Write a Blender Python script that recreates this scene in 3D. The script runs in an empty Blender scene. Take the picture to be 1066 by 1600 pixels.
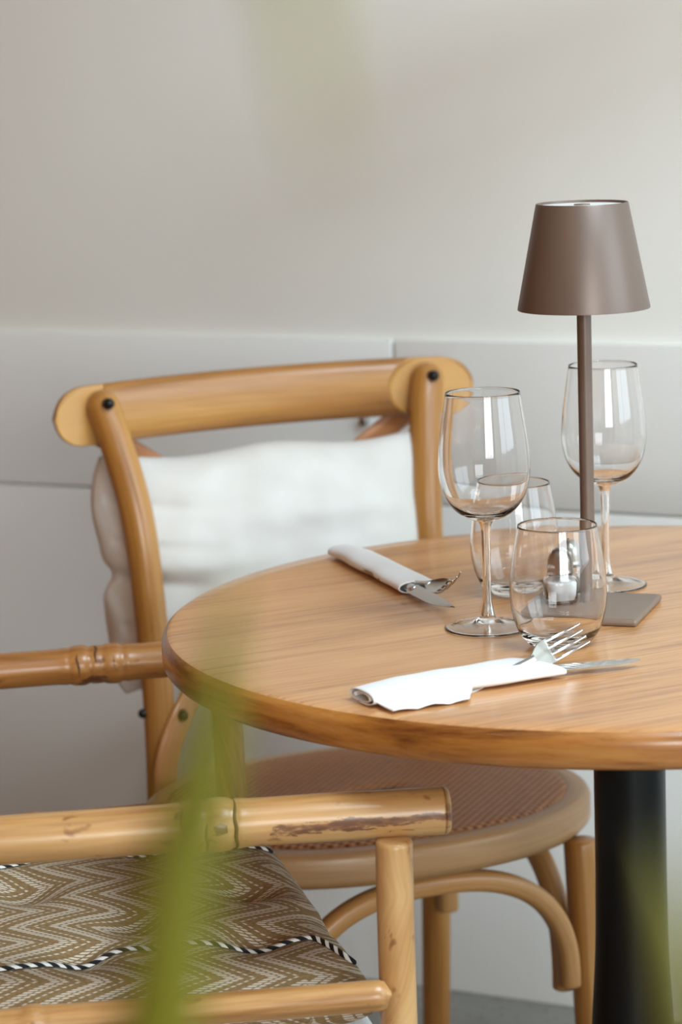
import bpy, math, random
from math import sin, cos, pi, radians, atan2, sqrt
from mathutils import Vector, Matrix, noise
random.seed(7)
SC = bpy.context.scene
COL = SC.collection

# ------------------------------------------------------------------ camera
cam_d = bpy.data.cameras.new('camera')
cam = bpy.data.objects.new('camera', cam_d)
COL.objects.link(cam)
SC.camera = cam
CP, CR = radians(10.216), radians(1.962)
_fw = Vector((0, cos(CP), -sin(CP)))
_up = Vector((0, sin(CP), cos(CP)))
_rt = Vector((1, 0, 0))
e1 = cos(CR) * _rt - sin(CR) * _up
e2 = sin(CR) * _rt + cos(CR) * _up
m = Matrix((e1, e2, -_fw)).transposed().to_4x4()
m.translation = Vector((0, 0, 1.2763))
cam.matrix_world = m
cam_d.sensor_fit = 'VERTICAL'
cam_d.sensor_height = 36
cam_d.lens = 91.71
cam_d.clip_start = 0.02
cam_d.dof.use_dof = True
cam_d.dof.focus_distance = 2.30
cam_d.dof.aperture_fstop = 5.8

# ------------------------------------------------------------------ world, lights, exposure
W = bpy.data.worlds.new('world')
SC.world = W
W.use_nodes = True
W.node_tree.nodes['Background'].inputs[0].default_value = (0.93, 0.96, 1.0, 1)
W.node_tree.nodes['Background'].inputs[1].default_value = 0.9

def area(name, loc, target, sx, sy, power, col):
    d = bpy.data.lights.new(name, 'AREA')
    d.shape = 'RECTANGLE'; d.size = sx; d.size_y = sy
    d.energy = power; d.color = col
    o = bpy.data.objects.new(name, d)
    COL.objects.link(o)
    o.location = loc
    o.rotation_euler = (Vector(target) - Vector(loc)).to_track_quat('-Z', 'Y').to_euler()
    return o
area('skylight_daylight', (1.05, 1.15, 2.80), (1.05, 1.15, 0), 1.0, 1.0, 82, (0.72, 0.89, 1.0))
area('window_daylight', (2.46, .85, 1.75), (-0.2, .85, 1.75), 2.2, 1.7, 52, (0.72, 0.89, 1.0))
area('front_daylight', (1.05, -2.46, 1.50), (1.05, 2.0, 1.50), 1.8, 1.3, 112, (0.90, 0.95, .96))
for (lx, ly, lz) in ((-0.9, 0.9, 2.3), (0.25, -1.3, 2.25)):
    d = bpy.data.lights.new('warm_bulb', 'POINT'); d.energy = 4.5 if lx < 0 else 2.0; d.color = (1, .62, .25); d.shadow_soft_size = 0.025
    o = bpy.data.objects.new('warm_bulb', d); COL.objects.link(o); o.location = (lx, ly, lz)

SC.view_settings.view_transform = 'Standard'
SC.view_settings.look = 'None'
SC.view_settings.gamma = 1
SC.view_settings.use_curve_mapping = False
SC.view_settings.exposure = -0.03
SC.cycles.max_bounces = 14
SC.cycles.transmission_bounces = 14
SC.cycles.glossy_bounces = 6
SC.cycles.diffuse_bounces = 5
SC.cycles.sample_clamp_indirect = 6
SC.cycles.blur_glossy = 0.6

# ------------------------------------------------------------------ materials
def lin(c):
    return tuple(((x / 255) / 12.92 if x / 255 <= .04045 else ((x / 255 + .055) / 1.055) ** 2.4) for x in c) + (1,)

class NT:
    def __init__(s, name):
        s.m = bpy.data.materials.new(name); s.m.use_nodes = True
        s.t = s.m.node_tree; s.p = s.t.nodes['Principled BSDF']
    def n(s, typ, **kw):
        x = s.t.nodes.new(typ)
        for k, v in kw.items():
            if k.startswith('i_'):
                key = k[2:]; key = int(key) if key.isdigit() else key.replace('_', ' ')
                x.inputs[key].default_value = v
            else: setattr(x, k, v)
        return x
    def l(s, a, b): s.t.links.new(a, b)
    def math(s, op, a, b=None, c=None):
        x = s.t.nodes.new('ShaderNodeMath'); x.operation = op
        for i, v in enumerate((a, b, c)):
            if v is None: continue
            if isinstance(v, (int, float)): x.inputs[i].default_value = v
            else: s.l(v, x.inputs[i])
        return x.outputs[0]
    def ramp(s, fac, stops):
        x = s.t.nodes.new('ShaderNodeValToRGB'); e = x.color_ramp.elements
        while len(e) > 1: e.remove(e[-1])
        e[0].position, e[0].color = stops[0]
        for p, c in stops[1:]:
            q = e.new(p); q.color = c
        s.l(fac, x.inputs[0]); return x.outputs[0]
    def mix(s, fac, a, b, mode='MIX'):
        x = s.t.nodes.new('ShaderNodeMix'); x.data_type = 'RGBA'; x.blend_type = mode
        for i, v in ((0, fac), (6, a), (7, b)):
            if isinstance(v, (int, float)): x.inputs[i].default_value = v
            elif isinstance(v, tuple): x.inputs[i].default_value = v
            else: s.l(v, x.inputs[i])
        return x.outputs[2]
    def attr(s, name):
        return s.n('ShaderNodeAttribute', attribute_name=name).outputs['Vector']
    def vscale(s, v, sc, off=(0, 0, 0)):
        x = s.t.nodes.new('ShaderNodeMapping'); s.l(v, x.inputs[0])
        x.inputs['Scale'].default_value = sc; x.inputs['Location'].default_value = off
        return x.outputs[0]
    def noise(s, v, scale, detail=4, rough=.5, dist=0):
        x = s.n('ShaderNodeTexNoise', i_Scale=scale, i_Detail=detail, i_Roughness=rough, i_Distortion=dist)
        s.l(v, x.inputs['Vector']); return x.outputs['Fac']
    def bump(s, h, strength, dist=.001):
        x = s.n('ShaderNodeBump', i_Strength=strength, i_Distance=dist)
        s.l(h, x.inputs['Height']); s.l(x.outputs[0], s.p.inputs['Normal'])
    def set(s, **kw):
        for k, v in kw.items():
            key = k.replace('_', ' ')
            if isinstance(v, (int, float, tuple)): s.p.inputs[key].default_value = v
            else: s.l(v, s.p.inputs[key])
        return s.m

def plain(name, rgb, rough=.5, **kw):
    x = NT(name); x.set(Base_Color=lin(rgb), Roughness=rough, **kw); return x.m

def wood(name, dark, mid, light, rough=.38, coat=.25, scale=1.0):
    x = NT(name); g = x.attr('grain')
    big = x.noise(x.vscale(g, (1.6 * scale, 22 * scale, 22 * scale)), 1.0, 3, .5, .6)
    fine = x.noise(x.vscale(g, (9 * scale, 260 * scale, 260 * scale)), 1.0, 5, .6)
    f = x.math('ADD', x.math('MULTIPLY', big, .65), x.math('MULTIPLY', fine, .35))
    c = x.ramp(f, [(.30, lin(dark)), (.48, lin(mid)), (.70, lin(light))])
    mk = x.n('ShaderNodeAttribute', attribute_name='mark').outputs['Fac']
    c = x.mix(x.math('MULTIPLY', mk, .75), c, lin((208, 160, 94)))
    x.set(Base_Color=c, Roughness=rough, Coat_Weight=coat, Coat_Roughness=.22)
    x.bump(fine, .12, .0006); return x.m

M = {}
M['wall'] = None
x = NT('painted_plaster'); g = x.n('ShaderNodeTexCoord').outputs['Object']
n_ = x.noise(g, 35, 4); x.set(Base_Color=lin((231, 232, 226)), Roughness=.75); x.bump(n_, .05, .002); M['plaster'] = x.m
x = NT('painted_panel'); g = x.n('ShaderNodeTexCoord').outputs['Object']
n_ = x.noise(g, 20, 3); x.set(Base_Color=lin((230, 231, 228)), Roughness=.7); x.bump(n_, .04, .002); M['panel'] = x.m
M['joint'] = plain('joint_filler', (190, 188, 183), .8)
M['trimwhite'] = plain('white_paint', (232, 232, 230), .45)
M['side_wall'] = plain('warm_beige_plaster', (146, 88, 44), .8)
M['ceiling'] = plain('ceiling_paint', (168, 164, 158), .8)
x = NT('speckled_concrete'); g = x.n('ShaderNodeTexCoord').outputs['Object']
v = x.n('ShaderNodeTexVoronoi', i_Scale=60.0); x.l(g, v.inputs['Vector'])
a = x.ramp(v.outputs['Distance'], [(.12, lin((84, 83, 78))), (.3, lin((140, 140, 134)))])
b = x.ramp(x.noise(g, 9, 5), [(.35, lin((118, 118, 112))), (.7, lin((158, 158, 150)))])
x.set(Base_Color=x.mix(.5, a, b), Roughness=.55); M['floor'] = x.m

M['chairwood'] = wood('honey_beech', (114, 68, 22), (164, 110, 48), (192, 142, 76), .36, .35)
M['straps'] = wood('bent_beech_strap', (128, 72, 34), (168, 108, 62), (190, 130, 82), .4, .3)
M['seatwood'] = wood('pale_oak', (118, 82, 50), (160, 120, 78), (184, 146, 102), .42, .2)

M['archwood'] = wood('golden_beech', (122, 78, 36), (182, 132, 76), (206, 160, 104), .38, .3)

# tabletop: planks running across the disc
x = NT('tabletop_planks'); g = x.attr('grain')
sp = x.n('ShaderNodeSeparateXYZ'); x.l(g, sp.inputs[0])
pl = x.math('FLOOR', x.math('DIVIDE', sp.outputs[1], .118))
wn = x.n('ShaderNodeTexWhiteNoise', noise_dimensions='1D'); x.l(pl, wn.inputs['W'])
cmb = x.n('ShaderNodeCombineXYZ'); x.l(sp.outputs[0], cmb.inputs[0]); x.l(sp.outputs[1], cmb.inputs[1])
x.l(x.math('ADD', sp.outputs[2], x.math('MULTIPLY', wn.outputs['Value'], 5.0)), cmb.inputs[2])
gv = cmb.outputs[0]
big = x.noise(x.vscale(gv, (2.2, 16, 16)), 1.0, 3, .5, .8)
fine = x.noise(x.vscale(gv, (9, 210, 210)), 1.0, 5, .62)
f = x.math('ADD', x.math('MULTIPLY', big, .45), x.math('MULTIPLY', fine, .55))
c = x.ramp(f, [(.30, lin((140, 88, 48))), (.5, lin((201, 145, 92))), (.70, lin((216, 164, 110)))])
tint = x.ramp(wn.outputs['Value'], [(0.0, (.90, .86, .80, 1)), (1.0, (1.04, 1.04, 1.03, 1))])
c = x.mix(1.0, c, tint, 'MULTIPLY')
# knots
vo = x.n('ShaderNodeTexVoronoi', i_Scale=1.0); x.l(x.vscale(gv, (3.2, 9, 9), (.3, .2, 0)), vo.inputs['Vector'])
kn = x.ramp(vo.outputs['Distance'], [(.012, (1, 1, 1, 1)), (.05, (0, 0, 0, 1))])
c = x.mix(x.math('MULTIPLY', kn, .55), c, lin((96, 62, 38)))
seam = x.math('ABSOLUTE', x.math('SUBTRACT', x.math('FRACT', x.math('DIVIDE', sp.outputs[1], .118)), .5))
sm = x.ramp(seam, [(.492, (0, 0, 0, 1)), (.4975, (1, 1, 1, 1))])
c = x.mix(x.math('MULTIPLY', sm, .4), c, lin((120, 78, 44)))
x.set(Base_Color=c, Roughness=.34, Coat_Weight=.45, Coat_Roughness=.13); x.bump(fine, .08, .0005); M['tabletop'] = x.m
# edge band: richer, orange
x = NT('table_edge_band'); g = x.attr('grain')
f = x.noise(x.vscale(g, (7, 30, 60)), 1.0, 6, .65, .5)
f2 = x.noise(x.vscale(g, (1.2, 1.2, 3)), 1.0, 2, .5)
c = x.ramp(f, [(.34, lin((116, 64, 20))), (.5, lin((184, 124, 56))), (.70, lin((214, 160, 88)))])
c2 = x.ramp(f2, [(.38, (.66, .58, .52, 1)), (.58, (1.02, 1.0, .98, 1))])
x.set(Base_Color=x.mix(1.0, c, c2, 'MULTIPLY'), Roughness=.32, Coat_Weight=.4, Coat_Roughness=.15); M['edge'] = x.m

M['blackmetal'] = plain('black_powder_coat', (5, 6, 9), .36, Specular_IOR_Level=.3)
M['bolt'] = plain('dark_bolt', (34, 34, 34), .35, Metallic=.6)

# bamboo
def bamboo(name, base, mid, light):
    x = NT(name); g = x.attr('grain')
    big = x.noise(x.vscale(g, (3.5, 26, 26)), 1.0, 4, .55, .5)
    fine = x.noise(x.vscale(g, (10, 300, 300)), 1.0, 4, .6)
    f = x.math('ADD', x.math('MULTIPLY', big, .75), x.math('MULTIPLY', fine, .25))
    c = x.ramp(f, [(.32, lin(base)), (.47, lin(mid)), (.66, lin(light))])
    spots = x.noise(x.vscale(g, (40, 60, 60)), 1.0, 2, .5)
    c = x.mix(x.ramp(spots, [(.665, (0, 0, 0, 1)), (.73, (.75, .75, .75, 1))]), c, lin((120, 72, 34)))
    mk = x.n('ShaderNodeAttribute', attribute_name='mark').outputs['Fac']
    rg = x.noise(x.vscale(g, (30, 130, 130)), 1.0, 5, .7)
    k = x.ramp(x.math('ADD', x.math('MULTIPLY', mk, 1.0), x.math('MULTIPLY', x.math('SUBTRACT', rg, .5), 2.4)), [(.44, (0, 0, 0, 1)), (.50, (1, 1, 1, 1))])
    dk = x.ramp(rg, [(.40, lin((150, 104, 70))), (.56, lin((84, 42, 26)))])
    c = x.mix(x.math('MULTIPLY', k, .85), c, dk)
    x.set(Base_Color=c, Roughness=.36, Coat_Weight=.3, Coat_Roughness=.2)
    x.bump(x.math('SUBTRACT', f, x.math('MULTIPLY', k, .25)), .25, .0012); return x.m
M['bamboo'] = bamboo('bamboo_pale', (144, 96, 48), (184, 138, 84), (204, 164, 110))
M['bamboo2'] = bamboo('bamboo_tan', (124, 74, 30), (168, 112, 54), (194, 146, 84))
M['bambooend'] = plain('bamboo_cut_end', (170, 116, 66), .6)
M['groove'] = plain('bamboo_groove', (96, 58, 24), .7)

# cane weave
x = NT('woven_cane'); g = x.attr('grain')
sp = x.n('ShaderNodeSeparateXYZ'); x.l(g, sp.inputs[0])
K = 2 * pi / .0115
sx_ = x.math('SINE', x.math('MULTIPLY', sp.outputs[0], K)); sy_ = x.math('SINE', x.math('MULTIPLY', sp.outputs[1], K))
wv = x.math('MULTIPLY', sx_, sy_)
h = x.math('ADD', x.math('MULTIPLY', wv, .5), .5)
nn = x.noise(g, 90, 3)
c = x.ramp(x.math('ADD', x.math('MULTIPLY', h, .7), x.math('MULTIPLY', nn, .3)), [(.15, lin((88, 48, 22))), (.5, lin((154, 98, 54))), (.9, lin((190, 134, 84)))])
x.set(Base_Color=c, Roughness=.5); x.bump(h, .8, .002); M['cane'] = x.m

# herringbone cloth
x = NT('herringbone_cloth'); g = x.attr('grain')
sp = x.n('ShaderNodeSeparateXYZ'); x.l(g, sp.inputs[0])
U, V = sp.outputs[0], sp.outputs[1]
wob = x.math('MULTIPLY', x.math('SUBTRACT', x.noise(g, 12, 2), .5), .002)
tri = x.math('PINGPONG', V, .041)
u2 = x.math('ADD', x.math('ADD', U, x.math('MULTIPLY', tri, 1.25)), wob)
ph = x.math('FRACT', x.math('DIVIDE', u2, .036))
def band(lo, hi):
    return x.math('MULTIPLY', x.math('GREATER_THAN', ph, lo), x.math('LESS_THAN', ph, hi))
d1 = x.math('GREATER_THAN', x.math('FRACT', x.math('DIVIDE', V, .0034)), .40)
d2 = x.math('GREATER_THAN', x.math('FRACT', x.math('DIVIDE', V, .0042)), .42)
wh = x.math('MULTIPLY', x.math('ADD', band(.0, .21), band(.27, .41)), d1)
wh = x.math('ADD', wh, x.math('MULTIPLY', x.math('ADD', band(.63, .70), 0.0), d2))
cn = x.ramp(x.noise(g, 300, 3), [(.3, lin((122, 97, 60))), (.7, lin((146, 120, 82)))])
c = x.mix(x.math('MINIMUM', x.math('MULTIPLY', wh, .9), 1.0), cn, lin((218, 210, 194)))
x.set(Base_Color=c, Roughness=.9); x.bump(x.noise(g, 900, 2), .3, .001); M['herring'] = x.m
# piping
x = NT('black_white_cord'); g = x.attr('tuv')
sp = x.n('ShaderNodeSeparateXYZ'); x.l(g, sp.inputs[0])
f = x.math('FRACT', x.math('ADD', x.math('DIVIDE', sp.outputs[0], .0130), x.math('MULTIPLY', sp.outputs[1], 2.0)))
c = x.mix(x.math('GREATER_THAN', f, .55), lin((18, 18, 24)), lin((232, 230, 224)))
x.set(Base_Color=c, Roughness=.8); x.bump(x.math('PINGPONG', x.math('MULTIPLY', f, 2), 1.0), .8, .002); M['cord'] = x.m

def cloth(name, rgb, rgb2):
    x = NT(name); g = x.attr('grain')
    c = x.ramp(x.noise(g, 14, 3), [(.3, lin(rgb)), (.7, lin(rgb2))])
    x.set(Base_Color=c, Roughness=.9, Sheen_Weight=.15)
    x.bump(x.noise(g, 900, 2), .25, .0008); return x.m
M['pillow'] = cloth('white_cotton', (212, 209, 203), (222, 220, 216))
M['pad'] = cloth('white_canvas', (226, 228, 230), (238, 240, 242))
M['napkin'] = cloth('white_paper_linen', (222, 221, 220), (230, 230, 230))
M['taupe'] = plain('taupe_satin_metal', (104, 86, 75), .40, Metallic=.25, Specular_IOR_Level=.8)
M['taupeplate'] = plain('taupe_plate', (128, 108, 94), .5, Metallic=.2)
M['diffuser'] = plain('white_diffuser', (226, 224, 222), .5)
M['steel'] = plain('polished_steel', (205, 203, 200), .12, Metallic=1.0)
M['steel2'] = plain('brushed_steel', (168, 165, 160), .3, Metallic=1.0)
M['hole'] = plain('hole_dark', (25, 22, 20), .8)
M['salt'] = plain('salt', (244, 244, 242), .9)
M['pepper'] = plain('ground_pepper', (120, 112, 84), .9)
x = NT('clear_glass'); x.set(Base_Color=(1, 1, 1, 1), Roughness=0.0, IOR=1.46, Transmission_Weight=1.0); M['glass'] = x.m
x = NT('green_leaf'); g = x.attr('grain')
c = x.ramp(x.noise(x.vscale(g, (6, 90, 90)), 1.0, 3), [(.3, lin((100, 100, 0))), (.7, lin((116, 114, 2)))])
x.set(Base_Color=c, Roughness=.5, Subsurface_Weight=0.0); M['leaf'] = x.m
x = NT('young_leaf'); x.set(Base_Color=lin((132, 128, 40)), Roughness=.6); M['leafy'] = x.m
M['pot'] = plain('terracotta', (150, 92, 64), .8)
M['soil'] = plain('soil', (52, 40, 30), .95)

# ------------------------------------------------------------------ mesh helpers
def spl(pts, n):
    """Catmull-Rom through points (any dimension), n samples per span"""
    P = [tuple(p) for p in pts]; out = []
    k = len(P[0])
    for i in range(len(P) - 1):
        p0 = P[i - 1] if i else tuple(2 * a - b for a, b in zip(P[0], P[1]))
        p1, p2 = P[i], P[i + 1]
        p3 = P[i + 2] if i + 2 < len(P) else tuple(2 * a - b for a, b in zip(P[-1], P[-2]))
        for j in range(n):
            t = j / n
            out.append(tuple(.5 * (2 * p1[q] + (p2[q] - p0[q]) * t + (2 * p0[q] - 5 * p1[q] + 4 * p2[q] - p3[q]) * t * t
                       + (3 * p1[q] - p0[q] - 3 * p2[q] + p3[q]) * t ** 3) for q in range(k)))
    out.append(P[-1]); return out

class MB:
    def __init__(s, seed=0):
        s.v = []; s.f = []; s.g = []; s.t = []; s.k = []; s.seed = seed
    def add(s, p, g=None, t=(0, 0, 0), k=0.0):
        s.v.append(tuple(p)); g = g or p
        s.g.append((g[0] + s.seed * 1.7, g[1] + s.seed * .31, g[2] + s.seed * .57)); s.t.append(tuple(t)); s.k.append(k)
        return len(s.v) - 1
    def rings(s, rings, closed_u=True, cap0=True, cap1=True):
        for a, b in zip(rings, rings[1:]):
            n = len(a)
            for i in range(n if closed_u else n - 1):
                j = (i + 1) % n
                s.f.append((a[i], a[j], b[j], b[i]))
        if cap0: s.f.append(tuple(reversed(rings[0])))
        if cap1: s.f.append(tuple(rings[-1]))
    def tube(s, pts, rad, n=24, up=(0, 0, 1), cap='bevel', sq=2.0, mark=None):
        """pts: list of xyz; rad: number or list of (a, b): a along side axis, b along up axis; sq superellipse power"""
        P = [Vector(p) for p in pts]; N = len(P)
        if not isinstance(rad, (list, tuple)): rad = [rad] * N
        R = [(r, r) if isinstance(r, (int, float)) else r for r in rad]
        L = [0.0]
        for i in range(1, N): L.append(L[-1] + (P[i] - P[i - 1]).length)
        T = [(P[min(i + 1, N - 1)] - P[max(i - 1, 0)]).normalized() for i in range(N)]
        u0 = Vector(up)
        fr = []
        for i in range(N):
            b = u0 - T[i] * u0.dot(T[i])
            b = b.normalized() if b.length > 1e-4 else (fr[-1][1] if fr else T[i].orthogonal().normalized())
            fr.append((b.cross(T[i]).normalized() * -1, b))
        seq = []
        bev = min(R[0]) * .25
        if cap == 'bevel':
            seq.append((P[0] - T[0] * 0, .0, 0, 0)); seq.append((P[0], .84, 0, 0)); seq.append((P[0] + T[0] * bev * .3, .95, 0, 0)); seq.append((P[0] + T[0] * bev, 1, 0, 0))
            for i in range(1, N - 1): seq.append((P[i], 1, i, L[i]))
            e = N - 1; be = min(R[-1]) * .25
            seq.append((P[e] - T[e] * be, 1, e, L[e])); seq.append((P[e] - T[e] * be * .3, .95, e, L[e])); seq.append((P[e], .84, e, L[e])); seq.append((P[e], .0, e, L[e]))
        elif cap == 'round':
            for q in range(0, 6):
                a = pi / 2 * q / 6; seq.append((P[0] - T[0] * min(R[0]) * cos(a), sin(a), 0, 0))
            for i in range(0, N): seq.append((P[i], 1, i, L[i]))
            for q in range(5, -1, -1):
                a = pi / 2 * q / 6; seq.append((P[-1] + T[-1] * min(R[-1]) * cos(a), sin(a), N - 1, L[-1]))
        else:
            for i in range(N): seq.append((P[i], 1, i, L[i]))
        rings = []
        for (c, k, i, l) in seq:
            ring = []
            ra, rb = R[i][0] * k, R[i][1] * k
            if k < 1e-6: ra = rb = 1e-5
            for j in range(n):
                th = 2 * pi * j / n; cs, sn = cos(th), sin(th)
                ca = abs(cs) ** (2 / sq) * (1 if cs >= 0 else -1); sa = abs(sn) ** (2 / sq) * (1 if sn >= 0 else -1)
                off = fr[i][0] * ca * ra + fr[i][1] * sa * rb
                p = c + off
                ring.append(s.add(p, (l, ca * ra, sa * rb), (l, j / n, 0), mark(l, th) if mark else 0.0))
            rings.append(ring)
        s.rings(rings, True, cap != 'open', cap != 'open')
        return s
    def lathe(s, prof, c=(0, 0, 0), n=64, capa=False, capb=False):
        rings = []
        for (r, z) in prof:
            rings.append([s.add((c[0] + r * cos(2 * pi * j / n), c[1] + r * sin(2 * pi * j / n), c[2] + z)) for j in range(n)])
        s.rings(rings, True, capa, capb)
        return s
    def loft(s, rows, k=None):
        """rows of closed loops of points"""
        rings = [[s.add(p) for p in r] for r in rows]
        s.rings(rings, True, True, True); return s
    def box(s, c, d, bev=.002, rot=None):
        """bevelled box"""
        hx, hy, hz = d[0] / 2, d[1] / 2, d[2] / 2; b = min(bev, hx * .9, hy * .9, hz * .9)
        def loop(ix, z):
            o = []
            for (sx, sy) in ((1, 1), (-1, 1), (-1, -1), (1, -1)):
                cx, cy = sx * (hx - b), sy * (hy - b); a0 = {(1, 1): 0, (-1, 1): 90, (-1, -1): 180, (1, -1): 270}[(sx, sy)]
                for q in range(4):
                    a = radians(a0 + 30 * q); p = Vector((cx + (b - ix) * cos(a), cy + (b - ix) * sin(a), z))
                    if rot: p = rot @ p
                    o.append((c[0] + p.x, c[1] + p.y, c[2] + p.z))
            return o
        s.loft([loop(b * .999, -hz), loop(b * .3, -hz + b * .3), loop(0, -hz + b), loop(0, hz - b), loop(b * .3, hz - b * .3), loop(b * .999, hz)])
        return s
    def grid(s, F, nu, nv, two=False, grain=None):
        idx = [[None] * nv for _ in range(nu)]
        for i in range(nu):
            for j in range(nv):
                u, v = i / (nu - 1), j / (nv - 1)
                idx[i][j] = s.add(F(u, v), grain(u, v) if grain else None)
        for i in range(nu - 1):
            for j in range(nv - 1):
                s.f.append((idx[i][j], idx[i + 1][j], idx[i + 1][j + 1], idx[i][j + 1]))
        return idx
    def build(s, name, mat, parent=None, off=(0, 0, 0), smooth=True, angle=None):
        me = bpy.data.meshes.new(name)
        me.from_pydata([(a - off[0], b - off[1], c - off[2]) for a, b, c in s.v], [], s.f)
        for nm, data in (('grain', s.g), ('tuv', s.t)):
            at = me.attributes.new(nm, 'FLOAT_VECTOR', 'POINT'); at.data.foreach_set('vector', [q for t in data for q in t])
        at = me.attributes.new('mark', 'FLOAT', 'POINT'); at.data.foreach_set('value', s.k)
        me.materials.append(mat)
        if smooth:
            me.shade_smooth()
            if angle: me.set_sharp_from_angle(angle=radians(angle))
        me.update()
        import bmesh
        bm = bmesh.new(); bm.from_mesh(me); bmesh.ops.recalc_face_normals(bm, faces=bm.faces); bm.to_mesh(me); bm.free()
        o = bpy.data.objects.new(name, me); COL.objects.link(o)
        if parent: o.parent = parent
        else: o.location = off
        return o

def thing(name, label, cat, loc=(0, 0, 0), rz=0, group=None):
    o = bpy.data.objects.new(name, None); COL.objects.link(o)
    o.location = loc; o.rotation_euler = (0, 0, rz); o['label'] = label; o['category'] = cat
    o.empty_display_size = .05
    if group: o['group'] = group
    return o
def tag(o, label, cat, group=None):
    o['label'] = label; o['category'] = cat
    if group: o['group'] = group
    return o
def struct(o): o['kind'] = 'structure'; return o

# ------------------------------------------------------------------ the room
YAW = radians(-26)
wd = Vector((cos(YAW), sin(YAW), 0)); wn_ = Vector((sin(radians(26)), cos(radians(26)), 0))   # along wall, away from the camera
W0 = Vector((.187, 3.352, 0))
RW = Matrix.Rotation(YAW, 3, 'Z')
def wbox(name, a0, a1, z0, z1, d0, d1, mat, bev=.003):
    """box standing on the back wall: a along the wall, d depth measured behind the panel face"""
    c = W0 + wd * ((a0 + a1) / 2) + wn_ * ((d0 + d1) / 2); c.z = (z0 + z1) / 2
    m = MB(); m.box((0, 0, 0), (a1 - a0, d1 - d0, z1 - z0), bev, RW)
    return struct(m.build(name, mat, off=(0, 0, 0)) if False else _place(m, name, mat, c))
def _place(m, name, mat, c):
    o = m.build(name, mat, smooth=True, angle=40); o.location = c; return o
wbox('wall_back', -3.3, 2.9, -.02, 2.72, .012, .20, M['plaster'])
# cladding panels under the ledge line, 4 mm joints between them
wbox('trim_1', -3.3, -.1265, .674, .889, 0, .02, M['panel'], .002)
wbox('trim_2', -.1225, 2.9, .674, .889, 0, .02, M['panel'], .002)
wbox('trim_3', -3.3, 2.9, .0, .670, -.001, .02, M['panel'], .002)
m = MB(); m.box((0, 0, 0), (7, 7.2, .1), .002)
fl = m.build('floor', M['floor'], angle=40); fl.location = (.0, 1.0, -.05); struct(fl)
m = MB()
for (x0, x1, y0, y1) in ((-3.5, .3, -2.6, 4.6), (1.8, 3.5, -2.6, 4.6), (.3, 1.8, -2.6, .35), (.3, 1.8, 1.95, 4.6)):
    m.box(((x0 + x1) / 2, (y0 + y1) / 2, 0), (x1 - x0, y1 - y0, .1), .002)
ce = m.build('ceiling', M['ceiling'], angle=40); ce.location = (0, 0, 2.77); struct(ce)
m = MB()
for yy in (.37, 1.15, 1.93): m.box((1.05, yy, 2.74), (1.5, .04, .05), .003)
for xx in (.32, 1.05, 1.78): m.box((xx, 1.15, 2.74), (.04, 1.56, .05), .003)
struct(m.build('window_3', M['trimwhite'], angle=40))
m = MB(); m.box((0, 0, 0), (.1, 7.2, 2.72), .002)
o = m.build('wall_left', M['side_wall'], angle=40); o.location = (-1.40, 1.0, 1.36); struct(o)
# right wall with a window opening, front wall with a wide opening
def wall_with_hole(name, axis, pos, a0, a1, h0, h1, z0, z1, mat):
    m = MB()
    for (b0, b1, c0, c1) in ((a0, h0, 0, 2.72), (h1, a1, 0, 2.72), (h0, h1, 0, z0), (h0, h1, z1, 2.72)):
        if b1 - b0 < .01 or c1 - c0 < .01: continue
        ce_ = (pos, (b0 + b1) / 2, (c0 + c1) / 2) if axis == 'x' else ((b0 + b1) / 2, pos, (c0 + c1) / 2)
        d = (.1, b1 - b0, c1 - c0) if axis == 'x' else (b1 - b0, .1, c1 - c0)
        m.box(ce_, d, .001)
    return struct(m.build(name, mat, angle=40))
wall_with_hole('wall_right', 'x', 2.4, -2.5, 3.0, -.25, 1.95, .85, 2.6, M['plaster'])
wall_with_hole('wall_front', 'y', -2.4, -1.4, 2.4, .15, 1.95, .82, 2.18, M['side_wall'])
def window(name, axis, pos, h0, h1, z0, z1, nv, nh):
    m = MB(); bars = []
    for i in range(nv + 1):
        a = h0 + (h1 - h0) * i / nv; bars.append(((a, (z0 + z1) / 2), (.05, z1 - z0)))
    for i in range(nh + 1):
        z = z0 + (z1 - z0) * i / nh; bars.append((((h0 + h1) / 2, z), (h1 - h0, .05)))
    for (a, z), (w, h) in bars:
        c = (pos, a, z) if axis == 'x' else (a, pos, z)
        d = (.05, w, h) if axis == 'x' else (w, .05, h)
        m.box(c, d, .004)
    return struct(m.build(name, M['trimwhite'], angle=40))
window('window_1', 'x', 2.38, -.23, 1.93, .87, 2.58, 2, 2)
window('window_2', 'y', -2.38, .17, 1.93, .84, 2.16, 3, 1)

# added slanting brace, out of view, only there to shade the wall softly
m = MB()
Pb = [(.170, 2.914, 1.545), (.589, 2.711, 1.695), (2.35, 1.86, 2.31)]
m.tube([(.18, 2.91, 1.555), (.18, 2.91, 2.72)], .006, 10)
m.tube(Pb, [(.048, .048)] * 3, 20, up=(0, 0, 1), sq=4)
struct(m.build('shade_caster', M['trimwhite'], angle=50))

# small fixing on the wall
c = W0 + wd * (-.1667) + wn_ * (-.006); c.z = .781
o = MB().box((0, 0, 0), (.012, .012, .012), .003, RW).build('wall_fixing', M['steel2']); o.location = c
tag(o, 'small grey square fixing on the wall just below the chair top rail', 'fixing')

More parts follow.
